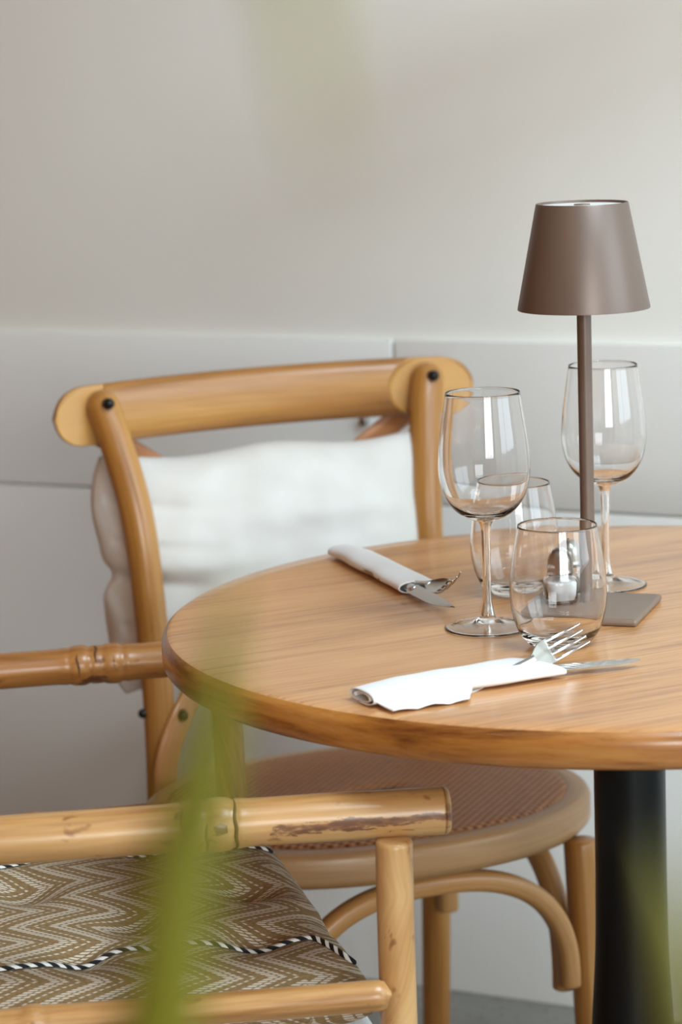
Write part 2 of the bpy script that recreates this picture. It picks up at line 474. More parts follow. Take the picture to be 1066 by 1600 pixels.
# ------------------------------------------------------------------ round table
TC = Vector((.2616, 2.3574, 0)); TR = .431
tb = thing('bistro_table', 'round wooden bistro table on a black pedestal, set with glasses and lamp', 'table', TC)
GA = radians(27)
def tgrain(p):
    return (p[0] * cos(GA) + p[1] * sin(GA), -p[0] * sin(GA) + p[1] * cos(GA), p[2])
m = MB(3); rr = []
prof = [(.001, .7485), (.1, .75), (.2, .75), (.3, .75), (.36, .75), (.40, .75), (TR - .0090, .75), (TR - .0055, .7488)]
for (r, z) in prof:
    ring = []
    for j in range(160):
        t = 2 * pi * j / 160; p = (r * cos(t), r * sin(t), z); ring.append(m.add(p, tgrain(p)))
    rr.append(ring)
m.v = [(a, b, .75 if c_ == .7485 else c_) for a, b, c_ in m.v]
m.rings(rr, True, True, False)
m.build('tabletop', M['tabletop'], tb)
m = MB(4); rr = []
for (r, z) in [(TR - .0055, .7488), (TR - .0028, .7465), (TR - .0008, .743), (TR, .739), (TR, .727), (TR - .001, .7225), (TR - .004, .719), (TR - .009, .7175), (.3, .7175), (.1, .7175)]:
    ring = []
    for j in range(160):
        t = 2 * pi * j / 160; ring.append(m.add((r * cos(t), r * sin(t), z), (TR * t, r, z)))
    rr.append(ring)
m.rings(rr, True, False, True)
m.build('table_edge', M['edge'], tb)
prof = [(.0335, .7174), (.0335, .52), (.0338, .48), (.0350, .42), (.0385, .36), (.0415, .31), (.047, .2), (.056, .1), (.075, .05), (.1, .03)]
MB().lathe([(r, z) for r, z in spl(prof, 4)], n=64, capa=True, capb=True).build('column', M['blackmetal'], tb)
MB().lathe([(.099, .032), (.2, .022), (.243, .016), (.25, .010), (.25, .0)], n=96, capa=True, capb=True).build('base_plate', M['blackmetal'], tb)

# ------------------------------------------------------------------ cross-back chair
CY = radians(22)
ch = thing('crossback_chair', 'honey wood cross-back chair with a woven cane seat behind the round table', 'chair', (.018, 2.799, 0), CY)
wl, wr = .1725, .1725
for sgn in (-1, 1):
    m = MB(10 + sgn)
    P = spl([(sgn * .178, .235, 0), (sgn * .1740, .212, .22), (sgn * .1725, .2, .45), (sgn * .1745, .203, .60), (sgn * .180, .221, .74), (sgn * .1935, .247, .83), (sgn * .2035, .262, .874)], 8)
    R = [.0165 + .0018 * min(1, max(0, (p[2]) / .3)) + .0012 * max(0, (p[2] - .6) / .3) for p in P]
    leg = m.tube(P, R, 24, up=(0, 1, 0), cap='round').build('rear_leg', M['chairwood'], ch)
    # bolt through the top rail
    MB().tube([(sgn * .203 + .0, .262 - .013, .878), (sgn * .203 + .0, .262 - .0235, .880)], [.0075, .0065], 16, cap='round').build('bolt', M['bolt'], leg)
    MB().tube([(sgn * .1735, .2 - .014, .30), (sgn * .1735, .2 - .021, .30)], .006, 12, cap='round').build('bolt', M['bolt'], leg)
# top rail, thick and rounded, bowed backwards, scooped at both ends
def rail():
    m = MB(21); N = 240; n = 72; rings = []
    for i in range(N + 1):
        s = -1 + 2 * i / N
        xx = .262 * s
        q = abs(s)
        yc = .292 - .030 * s * s
        hh = max(.0350 * max(0.0, 1 - max(0, (q - .82) / .18) ** 2.8) ** .5, .003)
        zc = .866 - .003 * s * s
        th_f = .0165; th_b = .010
        if q > .97: th_f *= .8; th_b *= .8
        ring = []
        for j in range(n):
            a = 2 * pi * j / n; cs, sn = cos(a), sin(a)
            ca = abs(cs) ** .85 * (1 if cs > 0 else -1); sa = abs(sn) ** .75 * (1 if sn > 0 else -1)
            y = yc - ca * th_f if cs > 0 else yc - ca * th_b
            z = zc + sa * hh
            el = ((abs(xx) - .2110) / .055) ** 2 + ((z - zc) / .0400) ** 2
            mk = 0.0
            if cs > 0 and el < 1 and y < yc - .0050 and not (-.200 < xx < 0):
                y = max(y, yc - .0050 - .0075 * min(1, max(0, (el - .80) / .20))) ; mk = 1.0 if el < .97 else 0.0
            ring.append(m.add((xx, y, z), (xx, (y - yc) + .6, z * 1.0), k=mk))
        rings.append(ring)
    m.rings(rings); return m
rl = rail().build('top_rail', M['chairwood'], ch)
# crossed bent straps
def strap(sgn, dy, seed):
    m = MB(seed)
    P = spl([(-.236, .285, .868), (-.205, .291, .842), (-.13, .301 + dy, .792), (0, .306 + dy, .700), (.082, .256, .608), (.128, .205, .543), (.150, .184, .52), (.166, .177, .495), (.176, .175, .462), (.177, .175, .425)], 8)
    P = [(sgn * a, b, c_) for a, b, c_ in P]
    m.tube(P, [(.0145, .0048)] * len(P), 20, up=(0, 1, .05), cap='bevel', sq=3.0)
    st = m.build('back_strap', M['straps'], ch)
    MB().tube([(sgn * .151, .182, .521), (sgn * .151, .176, .521)], [.0072, .0062], 16, cap='round').build('bolt', M['bolt'], st)
strap(1, .006, 41); strap(-1, -.006, 42)
MB().tube([(-.186, .200, .524), (-.193, .200, .524)], [.0065, .0055], 14, cap='round').build('bolt', M['bolt'], ch)
# seat ring
def seat_outline(kx, ky):
    o = []
    for j in range(96):
        t = 2 * pi * j / 96; c_, s_ = cos(t), sin(t)
        p = 2.25
        x_ = abs(c_) ** (2 / p) * (1 if c_ > 0 else -1); y_ = abs(s_) ** (2 / p) * (1 if s_ > 0 else -1)
        o.append((kx * x_ * (1 - .05 * y_), (ky * y_ + .010)))
    return o
m = MB(50); rr = []
for (ins, z) in [(.0255, .4495), (.022, .4508), (.006, .450), (.002, .4475), (.0, .443), (0, .421), (.001, .418), (.006, .412), (.012, .410), (.045, .410), (.047, .4145), (.047, .444)]:
    rr.append([m.add((x_, y_, z), (atan2(y_, x_) * .24, ins, z)) for x_, y_ in seat_outline(.250 - ins, .206 - ins)])
m.rings(rr + [rr[0]], True, False, False)
m.build('seat_frame', M['seatwood'], ch)
m = MB(51); rr = []
for (ins, z) in [(.0250, .4490), (.0262, .4515), (.032, .4530), (.06, .4535), (.12, .453), (.18, .4525), (.215, .452)]:
    rr.append([m.add((x_, y_, z)) for x_, y_ in seat_outline(.250 - ins, .206 - ins * .96)])
m.rings(rr, True, False, True)
m.build('cane_seat', M['cane'], ch)
# front legs, slightly splayed
for sgn in (-1, 1):
    m = MB(60 + sgn)
    P = spl([(sgn * .196, -.166, 0), (sgn * .193, -.156, .2), (sgn * .190, -.145, .412)], 8)
    m.tube(P, [.0150 + .0035 * p[2] / .4 for p in P], 24, up=(0, 1, 0)).build('front_leg', M['chairwood'], ch)
# bentwood arches under the seat
def arch(P0, P1, h, zt, seed, name='bentwood_arch'):
    P0, P1 = Vector(P0), Vector(P1); m = MB(seed); pts = []
    N = 48
    for i in range(N + 1):
        t = pi * i / N
        c_ = -cos(t); s_ = sin(t)
        x_ = abs(c_) ** .82 * (1 if c_ > 0 else -1); z_ = s_ ** .74
        q = (x_ + 1) / 2
        p = P0.lerp(P1, q); p.z = zt - h + h * z_
        pts.append(p)
    nrm = Vector((-(P1 - P0).y, (P1 - P0).x, 0)).normalized()
    m.tube(pts, [(.0115, .0125)] * len(pts), 20, up=nrm, cap='bevel', sq=2.8)
    m.build(name, M['archwood'], ch)
arch((-.160, -.172, 0), (.160, -.172, 0), .140, .398, 71)
arch((.176, -.128, 0), (.172, .172, 0), .16, .397, 72)
arch((-.176, -.128, 0), (-.172, .172, 0), .16, .397, 73)
arch((-.150, .195, 0), (.150, .195, 0), .13, .397, 74)
for sgn in (-1, 1):
    MB().box((sgn * .163, .187, .383), (.026, .02, .05), .004).build('corner_block', M['chairwood'], ch)

# ------------------------------------------------------------------ white pillow on the chair
Rz = Matrix.Rotation(CY, 3, 'Z')
def pillow():
    m = MB(80)
    nu, nv = 110, 100
    w2, h2 = .203, .140
    def F(side):
        def G(u, v):
            s, t = -1 + 2 * u, -1 + 2 * v
            edge = (max(0, 1 - abs(s) ** 3.2)) ** .55 * (max(0, 1 - abs(t) ** 3.0)) ** .55
            sx = s * (1 - .055 * (1 - abs(t) ** 2) * abs(s) ** 3) ; tz = t * (1 - .05 * (1 - abs(s) ** 2) * abs(t) ** 3)
            x_ = w2 * sx; z_ = h2 * tz
            th = (.058 if side < 0 else .040) * edge
            # folds radiating from the left side where the upright squeezes the cloth
            lf = max(0.0, 1 - (s + 1) / .75)
            wv = sin(z_ * 95 + 3 * sin(z_ * 31) + s * 9 * z_ / .14) * .0052 * lf ** 1.1 + sin(z_ * 62 + s * 2.4 + 1.3) * .0042 * lf
            wv += noise.noise(Vector((x_ * 9, z_ * 22, side * 3.1))) * .006 * (1 - .5 * (s + 1) / 2) + noise.noise(Vector((x_ * 26, z_ * 40, 7.0))) * .0018
            wv = wv * 1.25 - .0055 * lf * (max(0, 1 - abs(((z_ + .02 * s) * 21) % 1 - .5) * 5.0)) * (s > -.93)
            th += wv * min(1, edge * 2.2)
            z_ += .007 * noise.noise(Vector((x_ * 8, t * 1.5, 2.2))) + .004 * sin(s * 5 + .7) * t
            # top edge slumps a little to the left
            z_ += .0060 * s * (t > 0) * t
            if s < 0: x_ += .024 * abs(t) ** 5 * (-s) ** 3
            x_ += .0015 * sin(t * 9) * (abs(s) ** 4)
            if s < 0: x_ += (.012 * math.exp(-((t + .02) / .10) ** 2) - .003 * t) * (-s) ** 6
            y_ = -th if side < 0 else th
            y_ += -.026 * s * 1.0 + .022 * (t)          # turned and leaning back
            return Vector((x_, y_, z_))
        return G
    m.grid(F(-1), nu, nv); m.grid(F(1), nu, nv)
    return m
m = pillow()
C0 = Vector((-.018, .252, .674))
loc = Rz @ C0 + Vector((.018, 2.799, 0))
m.v = [tuple(Rz @ Vector(p)) for p in m.v]
o = m.build('pillow', M['pillow']); o.location = loc
tag(o, 'creased white cotton pillow propped against the back of the cross-back chair', 'pillow')
import bmesh
bm = bmesh.new(); bm.from_mesh(o.data); bmesh.ops.remove_doubles(bm, verts=bm.verts, dist=.00015); bmesh.ops.recalc_face_normals(bm, faces=bm.faces); bm.to_mesh(o.data); bm.free()

# ------------------------------------------------------------------ bamboo armchair
BO = Vector((-.36, 2.30, 0))
ba = thing('bamboo_armchair', 'rustic bamboo armchair with thick pole armrests in the left foreground', 'chair', BO)
def pole(name, a, b, r, nodes=(), seed=0, mat='bamboo', n=60, taper=0, mark=None, wob=.0012, cap='bevel', r1=None):
    a, b = Vector(a), Vector(b); L = (b - a).length; m = MB(seed); pts = []; R = []
    for i in range(n + 1):
        t = i / n; l = t * L
        p = a.lerp(b, t)
        p = p + Vector((noise.noise(Vector((l * 5, seed, 0))), noise.noise(Vector((l * 5, seed, 5))), noise.noise(Vector((l * 5, seed, 9))))) * wob
        q = r + ((r1 - r) * t if r1 else 0)
        for nd in nodes:
            dd = l - nd
            q += .0022 * math.exp(-(dd / .014) ** 2)
            q -= .0016 * math.exp(-((dd - .009) / .0022) ** 2)
            q -= .0010 * math.exp(-((dd + .011) / .0022) ** 2)
        q *= 1 + .02 * noise.noise(Vector((l * 14, seed * 3.3, 1)))
        if taper and l > L - taper:
            q *= max(.25, sqrt(max(0, 1 - ((l - L + taper) / taper) ** 2)) * .75 + .25)
        pts.append(p); R.append(q)
    m.tube(pts, R, 28, up=(0, 0, 1), cap=cap, mark=mark)
    o = m.build(name, M[mat], ba, off=BO)
    return o
def knot(parent_off, c, r, mat='groove', sc=(1, 1, 1)):
    pass
# armrests
La = (Vector((.0795, 2.041, .6600)) - Vector((-.76, 1.946, .660))).length
def mk_near(l, th):
    kn = 0
    for (kl, kt, kr) in ((_ns - .006, .35, .0085), (_ns + .016, .15, .0075), (_ns - .017, .75, .006)):
        dd = sqrt((l - kl) ** 2 + ((((th - kt + pi) % (2 * pi)) - pi) * .0196) ** 2)
        kn = max(kn, .85 * max(0, 1 - (dd / kr) ** 2))
    if kn > 0: return kn
    s_ = (l - (La - .142)) / .142      # 0..1 over the last 14 cm
    if s_ < -.12: return 0
    d = abs(((th + .12 - .10 * s_ + pi) % (2 * pi)) - pi)
    w_ = .50 if s_ < 1.1 else 0
    e = min(1, (s_ + .12) / .1)
    return max(0, 1 - d / w_) * .80 * e
_ns = La - .203
def mk_far(l, th):
    d = ((l - .511) / .022) ** 2 + ((((th + 1.05 + pi) % (2 * pi)) - pi) / .75) ** 2
    return max(0, 1.2 - d) * .9
near = pole('armrest', (-.76, 1.946, .660), (.0795, 2.041, .6600), .0196, (_ns - .42, _ns - .004, _ns + .018), 1, mark=mk_near, n=260)
far = pole('armrest', (-.76, 2.515, .658), (-.07, 2.623, .6600), .0172, (.26, .511 - .016, .511 + .018), 2, 'bamboo2', n=260, r1=.0190, mark=mk_far)
# dark knots sitting on the joints
def disc(c, d, r, mat, name='knot'):
    c = Vector(c); d = Vector(d).normalized()
    MB().tube([c - d * .002, c + d * .0016], [r, r * .8], 18, up=(0, 0, 1), cap='round').build(name, M[mat], ba, off=BO)
# posts
pole('post', (.033, 2.018, 0), (.0332, 2.018, .6440), .0152, (.455, .15), 3, n=120)
pole('post', (-.1245, 2.602, 0), (-.1245, 2.602, .6440), .0160, (.16,), 4, 'bamboo2', n=120)
pole('post', (-.70, 1.962, 0), (-.70, 1.962, .98), .0160, (.3, .62, .85), 5, n=120)
pole('post', (-.70, 2.535, 0), (-.70, 2.535, .98), .0160, (.27, .6, .8), 6, n=120)
# rails between posts
pole('side_rail', (-.72, 1.985, .4890), (.0275, 1.998, .5205), .0128, (.46, .24), 7, taper=.012, n=160)
pole('side_rail', (-.72, 2.55, .481), (-.1245, 2.590, .503), .0135, (.395,), 8, 'bamboo2', n=160)
pole('front_rail', (.033, 2.018, .405), (-.1245, 2.602, .405), .0135, (.3,), 9)
pole('back_rail', (-.70, 1.962, .405), (-.70, 2.535, .405), .0135, (.3,), 10)
pole('seat_rail', (-.70, 1.975, .405), (.033, 2.02, .405), .0135, (.33,), 11)
pole('seat_rail', (-.70, 2.535, .405), (-.1245, 2.60, .405), .0135, (.33,), 12)
pole('top_rail', (-.70, 1.94, .96), (-.70, 2.56, .96), .0180, (.2, .45), 13)
for i in range(5):
    yy = 2.05 + .1 * i
    pole('back_slat', (-.70, yy, .405), (-.70, yy, .96), .009, (.25,), 14 + i, n=30)
for i in range(9):
    t = (i + .5) / 9
    a = Vector((-.70, 1.962, .4235)).lerp(Vector((.033, 2.018, .4235)), t); b = Vector((-.70, 2.535, .4235)).lerp(Vector((-.1245, 2.602, .4235)), t)
    pole('seat_slat', a, b, .0075, (.2,), 20 + i, n=20)

# dark chiselled lines on the armrest joints (cut grooves)
def ringline(c, ax, r, a0, a1, seed, th=.0011, pa=None):
    c = Vector(c); ax = Vector(ax).normalized(); s_ = Vector((0, 0, 1)); s_ = (s_ - ax * s_.dot(ax)).normalized(); q = ax.cross(s_)
    pts = []
    for i in range(18):
        a = a0 + (a1 - a0) * i / 17
        pts.append(c + (s_ * cos(a) + q * sin(a)) * r + ax * .003 * noise.noise(Vector((a * 1.5, seed, 0))))
    MB().tube(pts, [(th * (.5 + sin(pi * i / 17))) for i in range(18)], 8, up=ax, cap='round').build('joint_groove', M['groove'], pa, off=BO)
axn = Vector((.8395, .095, 0)).normalized(); axf = Vector((.69, .108, .002)).normalized()
A0 = Vector((-.76, 1.946, .660)); F0 = Vector((-.76, 2.515, .658))
for dd, sd in ((-.0145, 1), (.0055, 2), (.0285, 3)):
    ringline(A0 + axn * (_ns + dd), axn, .0198, -.2 if sd != 2 else .9, 2.9, sd, pa=near)
for dd, sd in ((-.019, 4), (-.001, 5), (.017, 6)):
    ringline(F0 + axf * (.511 + dd), axf, .0183, -.2 if sd != 5 else -.4, 2.5 if sd != 5 else 1.2, sd, .0013, pa=far)

# ------------------------------------------------------------------ cushions on the bamboo chair
def quilt(name, mat, c_near_r, c_far_r, xl, z0, z1, puff, tufts, seed, parent=None, crown=.008):
    """puffy rectangular cushion; right edge runs from c_near_r to c_far_r, left edge at x = xl"""
    nr, fr_ = Vector(c_near_r), Vector(c_far_r)
    nl = Vector((xl, nr.y - .045, 0)); fl_ = Vector((xl, fr_.y - .045, 0))
    m = MB(0)
    mid = (z0 + z1) / 2; hz = (z1 - z0) / 2
    def base(u, v):
        a = nl.lerp(nr, u); b = fl_.lerp(fr_, u); p = a.lerp(b, v); return p
    W_ = (nr - nl).length; H_ = (fr_ - nr).length
    def F(side, flat=False):
        def G(u, v):
            # parameter warping so edges are rounded
            du = min(u, 1 - u) * W_; dv = min(v, 1 - v) * H_
            def prof(d):
                q = min(1, d / puff); return sqrt(max(0, 1 - (1 - q) ** 2))
            e = prof(du) ** .8 * prof(dv) ** .8 if True else 1
            p = base(u, v)
            z = hz * e
            z += crown * min(1, du / .12) * min(1, dv / .12) if side > 0 else 0
            if side > 0 and not flat:
                for (tx, ty, dp, rr_) in tufts:
                    q = (p.x - tx) ** 2 + (p.y - ty) ** 2
                    z -= dp * math.exp(-q / rr_ ** 2)
                z += .0035 * noise.noise(Vector((p.x * 16, p.y * 16, seed))) * e
            return Vector((p.x, p.y, mid + side * z))
        return G
    nu, nv = 190, 130
    def gr(u, v):
        p = base(u, v); q = F(1, True)(u, v); q.z = min(q.z, z1); return (p.x + (q.z - z1) * (1.6 if u > .9 else 0), p.y - (z1 - q.z) * (-1.3 if v > .5 else 1.3), 0)
    m.grid(F(1), nu, nv, grain=gr); m.grid(F(-1), nu, nv, grain=gr)
    return m, F(1), base
BT = [(-.19, 2.185, .016, .030), (-.10, 2.275, .016, .030), (-.30, 2.275, .014, .03), (-.36, 2.17, .014, .03), (-.02, 2.20, .006, .03),
      (-.232, 2.098, .010, .022), (-.085, 2.135, .012, .026), (-.165, 2.10, .008, .018), (-.40, 2.08, .01, .02), (-.20, 2.38, .008, .03)]
m, FT, base_ = quilt('herringbone', M['herring'], (.018, 2.040, 0), (-.083, 2.470, 0), -.56, .470, .520, .040, BT, 3.0)
hb_off = Vector((-.27, 2.25, .47))
hb = thing('seat_cushion', 'brown and white herringbone seat cushion with striped cord on the bamboo armchair', 'cushion', hb_off)
oc = m.build('cushion_cover', M['herring'], hb, off=hb_off)
bm = bmesh.new(); bm.from_mesh(oc.data); bmesh.ops.remove_doubles(bm, verts=bm.verts, dist=.0002); bmesh.ops.recalc_face_normals(bm, faces=bm.faces); bm.to_mesh(oc.data); bm.free()
def piping(fn, n, name='piping'):
    pts = []
    for i in range(n + 1):
        p = fn(i / n); p.z += .0012; pts.append(p)
    MB().tube(pts, .0029, 12, up=(0, 0, 1), cap='round').build(name, M['cord'], hb, off=hb_off)
def sst(a, b, x_): x_ = min(1, max(0, (x_ - a) / (b - a))); return x_ * x_ * (3 - 2 * x_)
piping(lambda t: FT(.02 + .965 * t, .125 + .075 * sst(.45, .68, t) + .02 * sst(.8, .93, t) - .10 * sst(.95, 1, t)), 260)
piping(lambda t: FT(.02 + .955 * t, .70 + .135 * sst(.35, .66, t)), 220)
# white seat pad beneath
m, F2, b2 = quilt('pad', M['pad'], (.022, 2.045, 0), (-.09, 2.50, 0), -.60, .4315, .4735, .02, [], 5.0, crown=0)
o = m.build('seat_pad', M['pad'], off=(-.3, 2.25, .43))
bm = bmesh.new(); bm.from_mesh(o.data); bmesh.ops.remove_doubles(bm, verts=bm.verts, dist=.0002); bmesh.ops.recalc_face_normals(bm, faces=bm.faces); bm.to_mesh(o.data); bm.free()
tag(o, 'plain white seat pad lying beneath the herringbone cushion on the bamboo armchair', 'seat pad')

# ------------------------------------------------------------------ table lamp
LP = Vector((.2262, 2.357, .75))
lp = thing('table_lamp', 'taupe cordless table lamp with a tapered shade on a square base', 'lamp', LP)
Rl_ = Matrix.Rotation(radians(71.2 - 90), 3, 'Z')
MB().box((0, 0, .0035), (.114, .114, .007), .0028, Rl_).build('base', M['taupeplate'], lp, angle=35)
MB().lathe([(.0066, .006), (.0066, .336)], n=32, capa=True, capb=True).build('pole', M['taupe'], lp, angle=40)
sh = [(.0390, .3690), (.0405, .3765), (.0412, .3765), (.0418, .3755), (.0600, .2825), (.0600, .2812), (.0592, .2812), (.0410, .3700)]
MB().lathe(sh, n=96).build('lamp_shade', M['taupe'], lp, angle=30)
MB().lathe([(.0402, .3700), (.0402, .3742), (.001, .3746)], n=64, capa=True).build('diffuser', M['diffuser'], lp, angle=30)
MB().lathe([(.0075, .3742), (.0072, .3754), (.001, .3756)], n=32, capa=True).build('switch', M['taupeplate'], lp)
MB().lathe([(.001, .335), (.02, .335), (.04, .345), (.04, .372)], n=48).build('bulb_holder', M['diffuser'], lp)

# ------------------------------------------------------------------ glasses
def wine_glass(label, loc, rz=0, k=1.0):
    t = thing('wine_glass', label, 'wine glass', loc, rz, 'stemmed wine glasses on the table')
    # outer profile upward then inner profile downward
    bo = spl([(.0070, .0985), (.0150, .1010), (.0270, .1085), (.0365, .1220), (.0408, .1390), (.0412, .1530), (.0395, .1740), (.0362, .1960), (.0335, .2148)], 8)
    th = .0009
    bi = [(max(r - (.0006 + .0022 * math.exp(-(z - .10) / .02)), .0005), z + .0035 * math.exp(-(z - .10) / .008)) for r, z in bo]
    bi = [(r, z) for r, z in bi if z > .1072]
    bi = bi[::-1] + [(.008, .1060), (.004, .1054), (.0002, .1052)]
    prof = bo + [(.03345, .2151), (.0332, .2152), (.0330, .2151)] + bi[1:]
    prof = [(r * k, z) for r, z in prof]
    MB().lathe(prof, n=96).build('bowl', M['glass'], t)
    st = spl([(.0070, .0985), (.0046, .0920), (.0040, .0750), (.0037, .0450), (.0040, .0250), (.0062, .0120)], 8)
    MB().lathe(st, n=96).build('stem', M['glass'], t)
    ft = spl([(.0062, .0120), (.0120, .0072), (.0250, .0036), (.0385, .0018)], 6) + [(.0394, .0012), (.0392, .0004), (.0384, .0001), (.0370, .0004), (.0250, .0017), (.0120, .0045), (.0060, .0062), (.0003, .0066)]
    MB().lathe(ft, n=96, capb=True).build('foot', M['glass'], t)
    return t
wine_glass('nearer stemmed wine glass, empty, left of the short tumbler', (.1295, 2.3040, .7502))
wine_glass('farther stemmed wine glass, empty, standing behind the lamp pole', (.2541, 2.470, .7502), .3, .98)

def tumbler(label, loc, rz=0):
    bo = spl([(.0225, .0006), (.0290, .0045), (.0360, .0150), (.0405, .0290), (.0424, .0440), (.0420, .0600), (.0395, .0800), (.0365, .0960), (.0346, .1072)], 8)
    th = .0012
    bi = [(r - (.0007 + .0022 * math.exp(-z / .03)), z) for r, z in bo if z > .016][::-1] + [(.0300, .0115), (.022, .0082), (.012, .0070), (.0002, .0068)]
    prof = [(.0002, .0016), (.012, .0013), (.0195, .0002), (.0215, .0001)] + bo + [(.0345, .1075), (.0342, .1076), (.0339, .1075)] + bi[1:]
    o = MB().lathe(prof, n=96).build('tumbler', M['glass']); o.location = loc; o.rotation_euler = (0, 0, rz)
    return tag(o, label, 'tumbler', 'stemless tumblers on the table')
tumbler('front empty stemless tumbler standing beside the fork tines', (.1870, 2.2254, .7502))
tumbler('rear empty stemless tumbler, partly hidden behind the nearer wine glass', (.1650, 2.450, .7502))

# ------------------------------------------------------------------ salt and pepper
def shaker(name, label, loc, rz, fill, fillm):
    t = thing(name, label, 'shaker', loc, rz, 'salt and pepper pots on the lamp base')
    def sq(r, z, k=4.0, n=48):
        o = []
        for j in range(n):
            a = 2 * pi * j / n + pi / 4; c_, s_ = cos(a), sin(a)
            o.append((r * abs(c_) ** (2 / k) * (1 if c_ > 0 else -1), r * abs(s_) ** (2 / k) * (1 if s_ > 0 else -1), z))
        return o
    m = MB()
    rows = [sq(.0125, .0002), sq(.0150, .0015), sq(.0158, .004), sq(.0158, .0215), sq(.0150, .0245, 3.2), sq(.0125, .0270, 2.4), sq(.0110, .0290, 2.0),
            sq(.0100, .0290, 2.0), sq(.0114, .0264, 2.4), sq(.0140, .0238, 3.2), sq(.0149, .0213), sq(.0149, .0040), sq(.0130, .0030)]
    m.loft(rows).build('jar', M['glass'], t)
    m = MB(); m.loft([sq(.0130, .0034), sq(.0147, .0045), sq(.0147, fill - .001), sq(.0140, fill)]).build(fillm, M[fillm], t)
    MB().lathe([(.0112, .0285), (.0128, .0288), (.0130, .0315), (.0122, .0325), (.0126, .0345), (.0122, .0385), (.0122, .0420), (.0105, .0470), (.0075, .0510), (.0040, .0535), (.0002, .0540)], n=48, capa=True).build('lid', M['steel2'], t)
    lid = [q for q in t.children if q.name.startswith('lid')][0]
    for (a, r) in ((0, .0), (0, .005), (120, .005), (240, .005)):
        z = .0541 - (r / .0125) ** 2 * .012
        MB().lathe([(.0009, 0), (.0009, .0006)], c=(r * cos(radians(a)), r * sin(radians(a)), z - .0003), n=10, capa=True, capb=True).build('hole', M['hole'], lid)
shaker('salt_shaker', 'small glass salt shaker with steel dome lid, seen through the front tumbler', (.2005, 2.358, .7572), radians(8), .022, 'salt')
shaker('pepper_shaker', 'small glass pepper shaker with steel dome lid, behind the salt shaker', (.2125, 2.3965, .7572), radians(-15), .014, 'pepper')

# ------------------------------------------------------------------ napkins and cutlery
def napkin(name, label, a, b, w0, w1, th, flap, slant, seed, open_end=True, tail=None):
    """folded napkin roll from a (closed/spiral end) to b; w0/w1 widths"""
    a, b = Vector(a), Vector(b); d = (b - a); L = d.length; d.normalize(); s = Vector((-d.y, d.x, 0))
    m = MB(seed); nl = 60; nc = 84
    def prof(q, k):        # spiral flattened cross section, q in 0..1 from inner edge outwards
        turns = 1.85; ang = 2 * pi * turns * q - pi * .15
        grow = .42 + .58 * q
        c_, s_ = cos(ang), sin(ang)
        return (abs(c_) ** .9 * (1 if c_ > 0 else -1) * grow, abs(s_) ** .85 * (1 if s_ > 0 else -1) * grow)
    def F(u, v):
        w = w0 + (w1 - w0) * u; h = th * (1 - .30 * u) * (.72 + .28 * min(1, u * 4))
        px, pz = prof(v, u)
        sl = slant * (px) * (u ** 3)
        p = a + d * (L * u + sl) + s * (px * w / 2)
        z = h / 2 + pz * h / 2 * (1 + .06 * noise.noise(Vector((u * 7, v * 5, seed))))
        p += s * .0018 * noise.noise(Vector((u * 5, v * 3, seed + 3)))
        if v > .93: z = z * (1 - (v - .93) / .07 * .2)
        return Vector((p.x, p.y, max(.0012, z + .0006)))
    m.grid(F, nl, nc)
    if flap:
        # loose corner of cloth spreading on the table
        (f0, f1, ext) = flap
        def G(u, v):
            q = f0 + (f1 - f0) * u
            w = w0 + (w1 - w0) * q
            e = ext * (1 - .10 * sin(u * 3.2)) * (1.0 if u < .86 else max(0.02, 1 - (u - .86) / .14 * .9))
            p = a + d * (L * q + ext * .0) - s * (w / 2 - .004 + (e + .004) * v) + d * (-.006 * v * (u > .5) + .0)
            z = .0035 * (1 - v) ** 1.5 + .0012 + .0022 * abs(sin(u * 8 + 1)) * v
            return Vector((p.x, p.y, z))
        m.grid(G, 40, 14)
    o = m.build(name, M['napkin'], off=(0, 0, 0)); o.location = (0, 0, .7502)
    sm_ = o.modifiers.new('thickness', 'SOLIDIFY'); sm_.thickness = .0007; sm_.offset = 0
    # bake origin near the thing
    c_ = (a + b) / 2
    me = o.data
    for v_ in me.vertices: v_.co.x -= c_.x; v_.co.y -= c_.y
    o.location = (c_.x, c_.y, .7502)
    return tag(o, label, 'napkin', 'rolled napkins holding cutlery')
napkin('napkin', 'white napkin wrapped round cutlery near the front edge of the table', (.0105, 2.0440, 0), (.1560, 2.1270, 0), .046, .074, .0165, (.02, .54, .022), -.012, 2)
napkin('napkin', 'cream rolled napkin with fork and knife lying toward the pillow', (.0010, 2.655, 0), (.0740, 2.462, 0), .036, .046, .0185, None, 0, 6)

